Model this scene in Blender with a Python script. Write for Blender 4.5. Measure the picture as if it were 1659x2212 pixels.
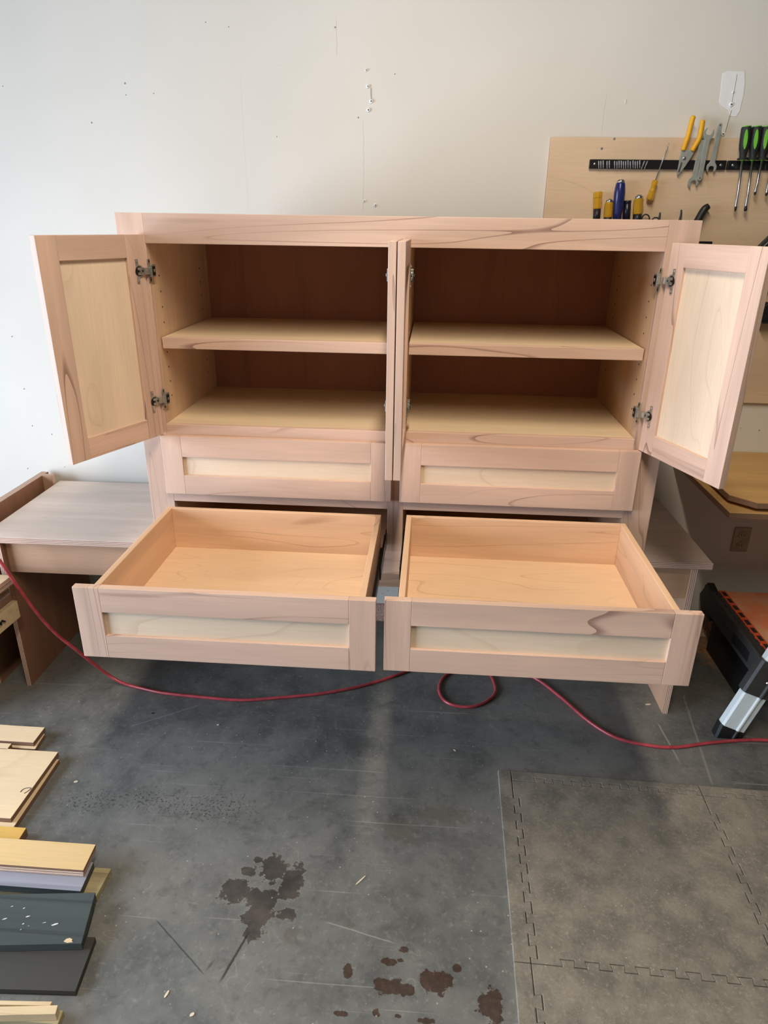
import bpy, bmesh, math, random
from mathutils import Vector, Matrix
random.seed(7)
for o in list(bpy.data.objects): bpy.data.objects.remove(o)
sc = bpy.context.scene
COL = sc.collection

# ---------------------------------------------------------------- camera
F_PX, IW, IH = 1477.2, 1659, 2212
CAM = Vector((0.8939, -2.0216, 1.7373))
PIT, YAW, ROL = -0.3972, 0.0637, 0.0145
fwd = Vector((-math.sin(YAW)*math.cos(PIT), math.cos(YAW)*math.cos(PIT), math.sin(PIT)))
rt = Vector((math.cos(YAW), math.sin(YAW), 0)); up = rt.cross(fwd)
cr, sr = math.cos(ROL), math.sin(ROL)
RT = cr*rt + sr*up; UP = -sr*rt + cr*up
cd = bpy.data.cameras.new('camera'); cam = bpy.data.objects.new('camera', cd); COL.objects.link(cam)
cam.matrix_world = Matrix(((RT.x, UP.x, -fwd.x, CAM.x), (RT.y, UP.y, -fwd.y, CAM.y), (RT.z, UP.z, -fwd.z, CAM.z), (0, 0, 0, 1)))
cd.sensor_fit = 'VERTICAL'; cd.sensor_height = 36.0; cd.lens = F_PX/IH*36.0; cd.clip_start = .05
sc.camera = cam

# ---------------------------------------------------------------- world, lights, exposure
wd = bpy.data.worlds.new('world'); sc.world = wd; wd.use_nodes = True
bg = wd.node_tree.nodes['Background']; bg.inputs[0].default_value = (.62, .78, 1, 1); bg.inputs[1].default_value = .8
ROOM = (-2.5, 5.6, -7.5, .785, 3.9)          # x0 x1 y0 y1 ztop
DOOR_Y0, DOOR_Y1, DOOR_Z = -3.3, -.3, 2.2      # the roll-up door opening in the left wall
def area(name, loc, rot, sx, sy, power, col):
    l = bpy.data.lights.new(name, 'AREA'); l.shape = 'RECTANGLE'; l.size = sx; l.size_y = sy; l.energy = power; l.color = col
    o = bpy.data.objects.new(name, l); COL.objects.link(o); o.location = loc; o.rotation_euler = rot; return o
area('door_daylight', (ROOM[0]-.9, (DOOR_Y0+DOOR_Y1)/2, 1.5), (0, -math.pi/2, 0), 3.0, DOOR_Y1-DOOR_Y0+.6, 770, (.66, .79, 1))
TUBE = (.955, -1.72, 3.32, 2.4)                 # x, y, z, length
area('tube_light', (TUBE[0], TUBE[1], TUBE[2]-.045), (0, 0, 0), .12, TUBE[3], 118, (1, .88, .73))
area('tube_light', (TUBE[0], -5.2, TUBE[2]-.045), (0, 0, 0), .12, TUBE[3], 8, (1, .86, .68))
vs = sc.view_settings; vs.view_transform = 'Standard'; vs.look = 'None'; vs.gamma = 1; vs.use_curve_mapping = False
vs.exposure = -0.55

# ---------------------------------------------------------------- helpers
def ray(px, py): return fwd + RT*((px-829.5)/F_PX) - UP*((py-1106)/F_PX)
def G(px, py, z=0.0):
    d = ray(px, py); return CAM + d*((z-CAM.z)/d.z)
def WL(px, py, y=.755):
    d = ray(px, py); return CAM + d*((y-CAM.y)/d.y)
def link(name, me, parent=None, loc=None):
    o = bpy.data.objects.new(name, me); COL.objects.link(o)
    if parent: o.parent = parent
    if loc: o.location = loc
    return o
def empty(name, loc=(0, 0, 0), rz=0):
    o = bpy.data.objects.new(name, None); COL.objects.link(o); o.location = loc; o.rotation_euler.z = rz; o.empty_display_size = .05; return o
def tag(o, label, cat, group=None):
    o['label'] = label; o['category'] = cat
    if group: o['group'] = group
    return o
def struct(o): o['kind'] = 'structure'; return o
def finish(bm, name, mats, parent=None, smooth=False, bevel=0, loc=None):
    me = bpy.data.meshes.new(name)
    bmesh.ops.recalc_face_normals(bm, faces=bm.faces)
    bm.to_mesh(me); bm.free()
    for m in (mats if isinstance(mats, (list, tuple)) else [mats]): me.materials.append(m)
    if smooth:
        for p in me.polygons: p.use_smooth = True
    o = link(name, me, parent, loc)
    if bevel:
        b = o.modifiers.new('bevel', 'BEVEL'); b.width = bevel; b.segments = 2; b.limit_method = 'ANGLE'; b.harden_normals = False
    return o
def bbox(bm, x0, x1, y0, y1, z0, z1, mi=0):
    r = bmesh.ops.create_cube(bm, size=1, matrix=Matrix.Translation(((x0+x1)/2, (y0+y1)/2, (z0+z1)/2)) @ Matrix.Diagonal((x1-x0, y1-y0, z1-z0, 1)))
    for f in {f for v in r['verts'] for f in v.link_faces}: f.material_index = mi
    return r['verts']
def box(name, x0, x1, y0, y1, z0, z1, mats, parent=None, bevel=.0012, edge=None):
    """edge: axis index of the board's thickness; faces across it get material 1"""
    bm = bmesh.new(); bbox(bm, x0, x1, y0, y1, z0, z1)
    if edge is not None:
        for f in bm.faces:
            f.normal_update()
            if abs(f.normal[edge]) < .5: f.material_index = 1
    return finish(bm, name, mats, parent, bevel=bevel)
def prism(bm, pts, h, axis='z', mi=0, mi_side=None):
    """extrude polygon pts (3D coplanar Vectors) by vector h"""
    vs_ = [bm.verts.new(p) for p in pts]; f = bm.faces.new(vs_); f.material_index = mi
    vt = [bm.verts.new(Vector(p)+h) for p in pts]; g = bm.faces.new(list(reversed(vt))); g.material_index = mi
    n = len(pts)
    for i in range(n):
        s = bm.faces.new((vs_[i], vt[i], vt[(i+1) % n], vs_[(i+1) % n])); s.material_index = mi if mi_side is None else mi_side
def frame(d):
    d = d.normalized(); a = Vector((0, 0, 1)) if abs(d.z) < .9 else Vector((1, 0, 0))
    u = d.cross(a).normalized(); return u, d.cross(u)
def lathe(bm, p0, p1, prof, seg=14, mi=0):
    """prof: list of (t, r) along p0->p1"""
    p0, p1 = Vector(p0), Vector(p1); u, v = frame(p1-p0); rings = []
    for t, r in prof:
        c = p0.lerp(p1, t); rings.append([bm.verts.new(c+(u*math.cos(a)+v*math.sin(a))*r) for a in [2*math.pi*k/seg for k in range(seg)]])
    for a, b in zip(rings, rings[1:]):
        for k in range(seg):
            bm.faces.new((a[k], a[(k+1) % seg], b[(k+1) % seg], b[k])).material_index = mi
    bm.faces.new(rings[0]).material_index = mi; bm.faces.new(rings[-1]).material_index = mi
def smooth_path(pts, n=8):
    P = [Vector(p) for p in pts]; P = [P[0]*2-P[1]]+P+[P[-1]*2-P[-2]]; out = []
    for i in range(1, len(P)-2):
        a, b, c, d = P[i-1:i+3]
        for k in range(n):
            t = k/n; out.append(.5*((2*b)+(c-a)*t+(2*a-5*b+4*c-d)*t*t+(3*b-a-3*c+d)*t**3))
    out.append(P[-2]); return out
def tube(bm, pts, r, seg=8, mi=0):
    u0 = None; rings = []; n = len(pts)
    for i, p in enumerate(pts):
        d = (pts[min(i+1, n-1)]-pts[max(i-1, 0)]).normalized()
        if u0 is None: u0, v0 = frame(d)
        u = (u0-d*u0.dot(d)).normalized(); v = d.cross(u); u0 = u
        rr = r(i/(n-1)) if callable(r) else r
        rings.append([bm.verts.new(p+(u*math.cos(2*math.pi*k/seg)+v*math.sin(2*math.pi*k/seg))*rr) for k in range(seg)])
    for a, b in zip(rings, rings[1:]):
        for k in range(seg): bm.faces.new((a[k], a[(k+1) % seg], b[(k+1) % seg], b[k])).material_index = mi
    bm.faces.new(rings[0]).material_index = mi; bm.faces.new(rings[-1]).material_index = mi

# ---------------------------------------------------------------- materials
def lin(r, g, b):
    f = lambda c: (c/255/12.92) if c/255 <= .04045 else ((c/255+.055)/1.055)**2.4
    return (f(r), f(g), f(b), 1)
class NT:
    def __init__(s, name):
        s.m = bpy.data.materials.new(name); s.m.use_nodes = True; s.t = s.m.node_tree; s.b = s.t.nodes['Principled BSDF']
    def n(s, ty, **k):
        o = s.t.nodes.new(ty)
        for a, v in k.items(): setattr(o, a, v)
        return o
    def l(s, a, b): s.t.links.new(a, b)
    def set(s, sock, v):
        if hasattr(v, 'is_output'): s.l(v, sock)
        else: sock.default_value = v
    def math(s, op, a, b=0.0, c=None, clamp=False):
        o = s.n('ShaderNodeMath', operation=op, use_clamp=clamp); s.set(o.inputs[0], a); s.set(o.inputs[1], b)
        if c is not None: s.set(o.inputs[2], c)
        return o.outputs[0]
    def vmath(s, op, a, b=(0, 0, 0)):
        o = s.n('ShaderNodeVectorMath', operation=op); s.set(o.inputs[0], a); s.set(o.inputs[1], b)
        return o.outputs[1] if op in ('LENGTH', 'DISTANCE', 'DOT_PRODUCT') else o.outputs[0]
    def noise(s, vec, scale=1., detail=3., rough=.5, dist=0.):
        o = s.n('ShaderNodeTexNoise'); s.set(o.inputs['Vector'], vec)
        for k, v in (('Scale', scale), ('Detail', detail), ('Roughness', rough), ('Distortion', dist)): s.set(o.inputs[k], v)
        return o.outputs[0]
    def mr(s, v, a, b, c=0., d=1., smooth=True):
        o = s.n('ShaderNodeMapRange', interpolation_type='SMOOTHSTEP' if smooth else 'LINEAR')
        for i, x in enumerate((v, a, b, c, d)): s.set(o.inputs[i], x)
        return o.outputs[0]
    def mix(s, f, a, b, mode='MIX'):
        o = s.n('ShaderNodeMix', data_type='RGBA', blend_type=mode); s.set(o.inputs[0], f); s.set(o.inputs[6], a); s.set(o.inputs[7], b); return o.outputs[2]
    def obj(s): return s.n('ShaderNodeTexCoord').outputs['Object']
    def pos(s): return s.n('ShaderNodeNewGeometry').outputs['Position']
    def rnd(s): return s.n('ShaderNodeObjectInfo').outputs['Random']
    def bump(s, h, strength=.2, dist=.001):
        o = s.n('ShaderNodeBump'); o.inputs['Strength'].default_value = strength; o.inputs['Distance'].default_value = dist; s.l(h, o.inputs['Height']); s.l(o.outputs[0], s.b.inputs['Normal'])
    def out(s, col, rough=.5, metal=0., spec=None):
        s.set(s.b.inputs['Base Color'], col); s.set(s.b.inputs['Roughness'], rough); s.set(s.b.inputs['Metallic'], metal)
        if spec is not None: s.b.inputs['Specular IOR Level'].default_value = spec
        return s.m
def plain(name, col, rough=.5, metal=0., spec=None, var=.12):
    m = NT(name); n = m.noise(m.obj(), 35., 3.)
    c = m.mix(m.mr(n, .3, .7), tuple(x*(1-var) for x in col[:3])+(1,), col); return m.out(c, rough, metal, spec)
def wood(name, base, dark, axis, lines=.5, freq=7., streak=.5, rough=.55, across=9., along=.9, tone=.16):
    """grain along the given axis; dark contour lines and streaks as in soft maple"""
    m = NT(name); v = m.obj(); off = m.math('MULTIPLY', m.rnd(), 37.)
    cmb = m.n('ShaderNodeCombineXYZ'); [m.l(off, cmb.inputs[i]) for i in range(3)]
    v = m.vmath('ADD', v, cmb.outputs[0])
    def sc_(lo, hi): return m.vmath('MULTIPLY', v, tuple(lo if i == axis else hi for i in range(3)))
    n1 = m.noise(sc_(along*1.3, across*1.6), 1., 3., .55, .4)
    fib = m.noise(sc_(9., 260.), 1., 2., .6)
    c = m.mix(m.mr(n1, .25, .75), tuple(x*(1-tone) for x in base[:3])+(1,), tuple(min(1, x*(1+tone*.6)) for x in base[:3])+(1,))
    c = m.mix(m.math('MULTIPLY', m.mr(fib, .35, .75), .16), c, tuple(x*.6 for x in base[:3])+(1,))
    n2 = m.noise(sc_(along, across), 1., 1.2, .45, .6)
    fr = m.math('FRACT', m.math('MULTIPLY', n2, freq))
    ln = m.math('SUBTRACT', 1., m.mr(fr, 0., .10))
    ln = m.math('MULTIPLY', ln, m.mr(m.noise(sc_(1.1, 4.), 1., 2.), .42, .62))
    c = m.mix(m.math('MULTIPLY', ln, lines), c, dark)
    st = m.mr(m.noise(sc_(.5, 22.), 1., 3., .6, .2), .60, .74)
    c = m.mix(m.math('MULTIPLY', st, streak), c, dark)
    m.bump(fib, .08, .0006)
    return m.out(c, rough, 0, .35)
BASE = lin(213, 180, 158); DARK = lin(132, 98, 86)
FR = [wood('maple_frame_%s' % 'xyz'[i], BASE, DARK, i, .8, 6., .42) for i in range(3)]
BOXW = [wood('maple_box_%s' % 'xyz'[i], lin(222, 184, 148), lin(146, 98, 66), i, .5, 6., .22) for i in range(3)]
PANEL = [wood('maple_veneer_%s' % 'xyz'[i], lin(228, 205, 177), lin(172, 134, 102), i, .22, 8., .12, across=5., along=1.1, tone=.09) for i in range(3)]
INNERF = [wood('birch_shelf_%s' % 'xyz'[i], lin(224, 200, 164), lin(150, 112, 80), i, .12, 6., .1, across=5., tone=.08) for i in range(3)]
BACKP = wood('reddish_back_ply', lin(172, 122, 98), lin(104, 66, 50), 2, .2, 5., .2, across=4., tone=.1)
INNER = [wood('birch_ply_%s' % 'xyz'[i], lin(214, 180, 146), lin(140, 98, 70), i, .14, 6., .12, across=5., tone=.10) for i in range(3)]
EDGEW = wood('maple_end_grain', lin(212, 184, 152), lin(150, 118, 90), 0, .25, 9., .4, across=60., along=40.)
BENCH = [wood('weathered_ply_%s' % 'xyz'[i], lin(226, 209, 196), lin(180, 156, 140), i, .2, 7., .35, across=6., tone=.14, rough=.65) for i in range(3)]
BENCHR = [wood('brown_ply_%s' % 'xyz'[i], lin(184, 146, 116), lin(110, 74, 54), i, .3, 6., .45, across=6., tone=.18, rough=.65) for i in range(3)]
def ply_edge(name, axis, a, b, pitch=.0052, gap=lin(84, 56, 42)):
    m = NT(name); v = m.obj(); sep = m.n('ShaderNodeSeparateXYZ'); m.l(v, sep.inputs[0])
    n = m.noise(v, 22., 3.)
    ph = m.math('ADD', m.math('MULTIPLY', sep.outputs[axis], 1/pitch), m.math('MULTIPLY', n, .5))
    fr = m.math('FRACT', ph)
    c = m.mix(m.mr(fr, .42, .55), a, b); c = m.mix(m.math('MULTIPLY', m.mr(fr, .86, .97), .75), c, gap)
    sp = m.noise(v, 160., 3.); c = m.mix(m.math('MULTIPLY', m.mr(sp, .62, .75), .5), c, gap)
    return m.out(c, .8, 0, .2)
PEDGE = [ply_edge('ply_edge_%s' % 'xyz'[i], i, lin(226, 200, 180), lin(164, 128, 110), .0062) for i in range(3)]
PEDGE_D = [ply_edge('dark_ply_edge_%s' % 'xyz'[i], i, lin(150, 116, 92), lin(112, 84, 64)) for i in range(3)]
def chip(name, a, b):
    m = NT(name); v = m.obj(); n = m.noise(v, 130., 4., .7); n2 = m.noise(v, 320., 2.)
    c = m.mix(m.mr(n, .35, .65), a, b); c = m.mix(m.math('MULTIPLY', m.mr(n2, .62, .7), .6), c, lin(90, 66, 56)); m.bump(n, .4, .001); return m.out(c, .85, 0, .2)
CHIP = chip('chipboard_edge', lin(214, 180, 164), lin(160, 124, 106))

def wall_mat():
    m = NT('painted_drywall'); p = m.pos()
    n = m.noise(p, 1.3, 3.); c = m.mix(m.mr(n, .3, .7), lin(219, 214, 201), lin(226, 221, 209))
    # faint paint seams and cracks
    sep = m.n('ShaderNodeSeparateXYZ'); m.l(p, sep.inputs[0]); x, z = sep.outputs[0], sep.outputs[2]
    wob = m.math('MULTIPLY', m.math('SUBTRACT', m.noise(p, 9., 2.), .5), .012)
    for (px, pa, pb, st) in ((785, 255, 465, .28), (1305, 195, 296, .25), (727, 30, 130, .3), (528, 150, 460, .10)):
        a, b = WL(px, pa, .785), WL(px, pb, .785)
        dx = m.math('ABSOLUTE', m.math('SUBTRACT', m.math('ADD', x, wob), (a.x+b.x)/2))
        k = m.math('MULTIPLY', m.math('SUBTRACT', 1., m.mr(dx, .0006, .0022)), m.math('MULTIPLY', m.mr(z, b.z, b.z+.03), m.math('SUBTRACT', 1., m.mr(z, a.z-.03, a.z))))
        c = m.mix(m.math('MULTIPLY', k, st), c, lin(150, 142, 128))
    sp = m.noise(p, 42., 2., .5); c = m.mix(m.math('MULTIPLY', m.mr(sp, .76, .80), .45), c, lin(130, 122, 110))
    m.bump(m.noise(p, 210., 3.), .10, .001)
    return m.out(c, .62, 0, .3)
WALL = wall_mat()

def floor_mat():
    m = NT('stained_concrete'); p = m.pos()
    big = m.noise(p, 1.1, 5., .6, .3); mid = m.noise(p, 7., 5., .65, .2); fine = m.noise(p, 60., 4., .7)
    c = m.mix(m.mr(big, .3, .72), lin(86, 87, 84), lin(122, 121, 114))
    c = m.mix(m.math('MULTIPLY', m.mr(mid, .42, .72), .40), c, lin(132, 130, 121))
    c = m.mix(m.math('MULTIPLY', m.mr(mid, .50, .30), .35), c, lin(62, 63, 62))
    c = m.mix(m.math('MULTIPLY', m.mr(fine, .52, .75), .5), c, lin(146, 143, 134))
    c = m.mix(m.math('MULTIPLY', m.mr(m.noise(p, 22., 6., .75, .3), .5, .3), .45), c, lin(66, 66, 64))
    # scratches
    for ang, s in ((.5, 1.), (-.8, 1.3), (1.9, .8)):
        mp = m.n('ShaderNodeMapping'); m.l(p, mp.inputs[0]); mp.inputs['Rotation'].default_value = (0, 0, ang); mp.inputs['Scale'].default_value = (1.3*s, 110*s, 1)
        w = m.noise(mp.outputs[0], 1., 2., .5, .15); k = m.math('MULTIPLY', m.mr(w, .69, .72), m.mr(m.noise(p, 2.1*s, 2.), .45, .62))
        c = m.mix(m.math('MULTIPLY', k, .38), c, lin(168, 166, 158))
    # thin pale flow lines
    w = m.noise(p, 3.4, 3., .6, .6); fl = m.math('SUBTRACT', 1., m.mr(m.math('ABSOLUTE', m.math('SUBTRACT', w, .5)), .0, .006))
    c = m.mix(m.math('MULTIPLY', m.math('MULTIPLY', fl, m.mr(mid, .5, .62)), .2), c, lin(170, 166, 152))
    sepp = m.n('ShaderNodeSeparateXYZ'); m.l(p, sepp.inputs[0]); X, Y = sepp.outputs[0], sepp.outputs[1]
    wn = m.math('MULTIPLY', m.math('SUBTRACT', m.noise(p, 30., 5., .68), .5), 2.6)
    def blobs(lst, wob):
        cur = None
        for (px, py, rx, ry) in lst:                 # pixel centre and half sizes in the photograph, laid on the floor
            g = G(px, py); gx = (G(px+rx, py)-g).length; gy = (G(px, py+ry)-g).length
            dx = m.math('DIVIDE', m.math('SUBTRACT', X, g.x), gx); dy = m.math('DIVIDE', m.math('SUBTRACT', Y, g.y), gy)
            d = m.math('SQRT', m.math('ADD', m.math('MULTIPLY', dx, dx), m.math('MULTIPLY', dy, dy)))
            cur = d if cur is None else m.math('SMOOTH_MIN', cur, d, .25)
        return m.math('ADD', cur, wob)
    d = blobs([(507, 1924, 34, 26), (566, 1940, 42, 22), (589, 1878, 26, 34), (628, 1905, 26, 40), (555, 1985, 34, 40), (537, 1882, 16, 11), (558, 1857, 9, 7), (610, 1878, 10, 9), (620, 1975, 22, 14), (540, 2010, 12, 20)], wn)
    rim = m.math('SUBTRACT', 1., m.mr(m.math('ABSOLUTE', m.math('SUBTRACT', d, 1.02)), .0, .09))
    c = m.mix(m.math('MULTIPLY', rim, .35), c, lin(146, 140, 122))
    c = m.mix(m.math('MULTIPLY', m.mr(d, 1.0, .88), .78), c, m.mix(m.mr(mid, .35, .65), lin(44, 38, 34), lin(78, 66, 56)))
    d = blobs([(838, 2130, 34, 20), (872, 2138, 26, 14), (940, 2122, 40, 26), (985, 2092, 10, 10), (752, 2097, 9, 20), (1060, 2170, 26, 40), (840, 2078, 20, 8), (872, 2052, 10, 6), (736, 2189, 15, 7), (812, 2188, 11, 10), (865, 2075, 8, 4), (922, 2205, 22, 9), (862, 2195, 10, 5)], wn)
    c = m.mix(m.math('MULTIPLY', m.mr(d, 1.0, .9), .9), c, m.mix(m.mr(fine, .35, .65), lin(50, 34, 24), lin(70, 48, 34)))
    d = blobs([(722, 1600, 34, 26), (780, 1612, 46, 24)], m.math('MULTIPLY', wn, .5))      # dried ring
    ring = m.math('SUBTRACT', 1., m.mr(m.math('ABSOLUTE', m.math('SUBTRACT', d, 1.)), .0, .07))
    c = m.mix(m.math('MULTIPLY', ring, .45), c, lin(40, 40, 38)); c = m.mix(m.math('MULTIPLY', m.mr(d, 1., .8), .22), c, lin(50, 50, 48))
    d = blobs([(627, 2025, 20, 20), (960, 1760, 60, 24), (870, 1790, 46, 34), (760, 2000, 10, 10)], wn)
    c = m.mix(m.math('MULTIPLY', m.mr(d, 1.1, .6), .4), c, lin(92, 82, 66))
    # gritty dirt
    d = blobs([(330, 1725, 110, 26), (430, 1745, 130, 30), (480, 1740, 60, 40), (200, 1730, 80, 30)], m.math('MULTIPLY', wn, .6))
    grit = m.math('MULTIPLY', m.mr(m.noise(p, 120., 5., .7), .52, .60), m.mr(m.math('ADD', d, m.math('MULTIPLY', wn, .3)), 1.5, .4))
    c = m.mix(m.math('MULTIPLY', grit, .8), c, lin(34, 33, 30))
    # black streak running out of the oily stain, and scratches beside it
    def line(p0, p1, wdt, col, k):
        a, b = G(*p0), G(*p1); L = (b-a).length; ux, uy = (b.x-a.x)/L, (b.y-a.y)/L
        rx = m.math('SUBTRACT', X, a.x); ry = m.math('SUBTRACT', Y, a.y)
        t = m.math('ADD', m.math('MULTIPLY', rx, ux), m.math('MULTIPLY', ry, uy)); q = m.math('ABSOLUTE', m.math('ADD', m.math('SUBTRACT', m.math('MULTIPLY', rx, uy), m.math('MULTIPLY', ry, ux)), m.math('MULTIPLY', wn, .002)))
        mk = m.math('MULTIPLY', m.math('SUBTRACT', 1., m.mr(q, wdt*.5, wdt)), m.math('MULTIPLY', m.mr(t, 0, .02), m.math('SUBTRACT', 1., m.mr(t, L-.03, L))))
        return m.mix(m.math('MULTIPLY', mk, k), c, col)
    for a, b, wdt, col, k in (((540, 2010), (470, 2130), .0042, lin(36, 34, 30), .8), ((335, 1985), (445, 2110), .0022, lin(44, 44, 40), .7), ((465, 2070), (440, 2105), .004, lin(50, 44, 34), .6), ((1420, 1560), (1470, 1650), .004, lin(170, 166, 156), .5), ((1475, 1500), (1540, 1700), .005, lin(158, 154, 144), .4), ((280, 1570), (440, 1520), .003, lin(150, 150, 150), .4), ((700, 1990), (860, 2040), .0025, lin(170, 168, 160), .4)):
        c = line(a, b, wdt, col, k)
    # sawdust on the floor near the folding workbench
    d = blobs([(1565, 1410, 60, 38), (1600, 1440, 30, 20), (1535, 1350, 30, 40)], wn)
    c = m.mix(m.math('MULTIPLY', m.mr(d, 1.2, .6), .8), c, m.mix(m.mr(fine, .4, .6), lin(150, 104, 66), lin(190, 142, 96)))
    # pale specks of wood dust
    vo = m.n('ShaderNodeTexVoronoi'); m.l(p, vo.inputs['Vector']); vo.inputs['Scale'].default_value = 34.
    spk = m.math('MULTIPLY', m.math('LESS_THAN', vo.outputs['Distance'], .075), m.mr(m.noise(p, 5., 2.), .40, .6))
    c = m.mix(m.math('MULTIPLY', spk, .6), c, lin(196, 192, 180))
    rough = m.mr(mid, .3, .7, .38, .56)
    m.bump(m.noise(p, 75., 5., .7), .16, .0015)
    return m.out(c, rough, 0, .42)
FLOOR = floor_mat()
def mat_foam():
    m = NT('grey_foam'); p = m.pos(); n = m.noise(p, 9., 6., .7); f = m.noise(p, 120., 5., .75)
    c = m.mix(m.mr(n, .32, .68), lin(108, 103, 92), lin(140, 132, 117)); c = m.mix(m.math('MULTIPLY', m.mr(n, .55, .75), .4), c, lin(140, 126, 110))
    c = m.mix(m.math('MULTIPLY', m.mr(f, .52, .7), .6), c, lin(168, 158, 140))
    c = m.mix(m.math('MULTIPLY', m.mr(f, .42, .28), .4), c, lin(58, 56, 50))
    vo = m.n('ShaderNodeTexVoronoi'); m.l(p, vo.inputs['Vector']); vo.inputs['Scale'].default_value = 42.
    spk = m.math('MULTIPLY', m.math('LESS_THAN', vo.outputs['Distance'], .07), m.mr(m.noise(p, 6., 2.), .42, .6)); c = m.mix(m.math('MULTIPLY', spk, .7), c, lin(205, 190, 165))
    m.bump(m.math('ADD', m.noise(p, 40., 4., .6), m.math('MULTIPLY', f, .4)), .35, .003)
    return m.out(c, .8, 0, .25)
FOAM = mat_foam()
CEIL = plain('dark_roof_deck', lin(98, 96, 92), .8)
BLOCK = plain('grey_block_wall', lin(132, 128, 120), .8)
PATCHM = plain('joint_compound', lin(240, 240, 238), .7, var=.03)
HOLE = plain('dark_hole', lin(40, 34, 30), .9)
STEEL = plain('bright_steel', lin(205, 205, 205), .28, 1., var=.1)
ZINC = plain('nickel_hinge', lin(196, 190, 178), .34, .7, var=.4)
ZDARK = plain('hinge_recess', lin(40, 36, 34), .4, .6)
WRENCH = plain('dull_steel', lin(178, 182, 172), .48, .45, var=.15)
BLACK = plain('black_plastic', lin(28, 28, 28), .45)
BLACKM = plain('black_magnetic_bar', lin(24, 24, 25), .35)
SLIDE = plain('black_drawer_slide', lin(34, 33, 32), .32, .7)
BITM = plain('grey_bit_steel', lin(150, 144, 140), .45, .8, var=.2)
YELLOW = plain('yellow_grip', lin(240, 178, 22), .42, var=.08)
GREEN = plain('lime_grip', lin(122, 204, 70), .45, var=.06)
RUBBER = plain('black_rubber', lin(34, 36, 33), .6)
BLUE = plain('blue_handle', lin(38, 44, 104), .25, var=.2)
NAVY = plain('navy_handle', lin(26, 28, 44), .3)
def amber(name):
    m = NT(name); m.b.inputs['Transmission Weight'].default_value = .55; m.b.inputs['IOR'].default_value = 1.45
    return m.out(lin(244, 196, 60), .14)
AMBER = amber('amber_acetate')
CORD = plain('red_cord', lin(182, 70, 76), .32, var=.3)
ORANGE = NT('orange_top'); _p = ORANGE.obj(); ORANGE = ORANGE.out(ORANGE.mix(ORANGE.mr(ORANGE.noise(_p, 9., 4.), .35, .7), lin(236, 136, 92), lin(226, 172, 134)), .6)
ORSTRIP = plain('orange_scale', lin(226, 92, 50), .5)
GREYBLK = plain('grey_black_plastic', lin(58, 57, 55), .55, var=.2)
ALU = plain('painted_aluminium', lin(212, 220, 218), .5, 0., var=.05)
OUTLET = plain('outlet_plate', lin(176, 164, 140), .5)
OFFCUT = [wood('ply_offcut_face_%d' % i, c, lin(150, 112, 70), 0, .12, 6., .08, across=4., tone=.06) for i, c in enumerate((lin(226, 200, 160), lin(222, 188, 132), lin(218, 174, 92)))]
GREYW = wood('weathered_grey_wood', lin(150, 150, 158), lin(96, 92, 100), 0, .3, 7., .5, across=14.)
DARKW = wood('dark_stained_wood', lin(68, 75, 72), lin(30, 32, 32), 0, .5, 6., .6, across=12., rough=.6)
DARKW2 = wood('dark_brown_wood', lin(64, 61, 55), lin(34, 32, 28), 0, .5, 6., .6, across=12., rough=.6)
TREAT = wood('treated_lumber', lin(172, 158, 120), lin(92, 80, 54), 0, .6, 7., .6, across=22.)
PINE = wood('pale_pine', lin(218, 192, 150), lin(150, 110, 76), 0, .3, 6., .4)
TOOLB = wood('tool_board_ply', lin(222, 194, 160), lin(178, 140, 104), 0, .35, 5., .12, across=3.5, along=1.4, tone=.10)
YPLY = wood('yellow_ply', lin(206, 164, 104), lin(150, 108, 62), 0, .2, 6., .25, across=6.)
PAINTW = plain('white_paint_fleck', lin(220, 218, 206), .6)
EMIT = NT('fluorescent_tube'); EMIT.b.inputs['Emission Color'].default_value = (1, .93, .82, 1); EMIT.b.inputs['Emission Strength'].default_value = 4; EMIT = EMIT.out((1, 1, 1, 1), .3)
WHITEM = plain('white_enamel', lin(225, 225, 222), .4)

# ---------------------------------------------------------------- room
x0, x1, y0, y1, zt = ROOM; T = .1
struct(box('floor', x0-.1, x1+.1, y0-.1, y1+.1, -.1, 0, FLOOR, bevel=0))
struct(box('ceiling', x0-.1, x1+.1, y0-.1, y1+.1, zt, zt+.1, CEIL, bevel=0))
wb = struct(box('wall_back', x0-.1, x1+.1, y1, y1+T, 0, zt, WALL, bevel=0))
struct(box('wall_right', x1, x1+T, y0, y1, 0, zt, BLOCK, bevel=0))
struct(box('wall_front', x0-.1, x1+.1, y0-T, y0, 0, zt, BLOCK, bevel=0))
bm = bmesh.new(); bbox(bm, x0-T, x0, y0, DOOR_Y0, 0, zt); bbox(bm, x0-T, x0, DOOR_Y1, y1, 0, zt); bbox(bm, x0-T, x0, DOOR_Y0, DOOR_Y1, DOOR_Z, zt)
struct(finish(bm, 'wall_left', BLOCK))
struct(box('baseboard_back', x0, x1, y1-.014, y1, 0, .09, CHIP))
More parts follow.
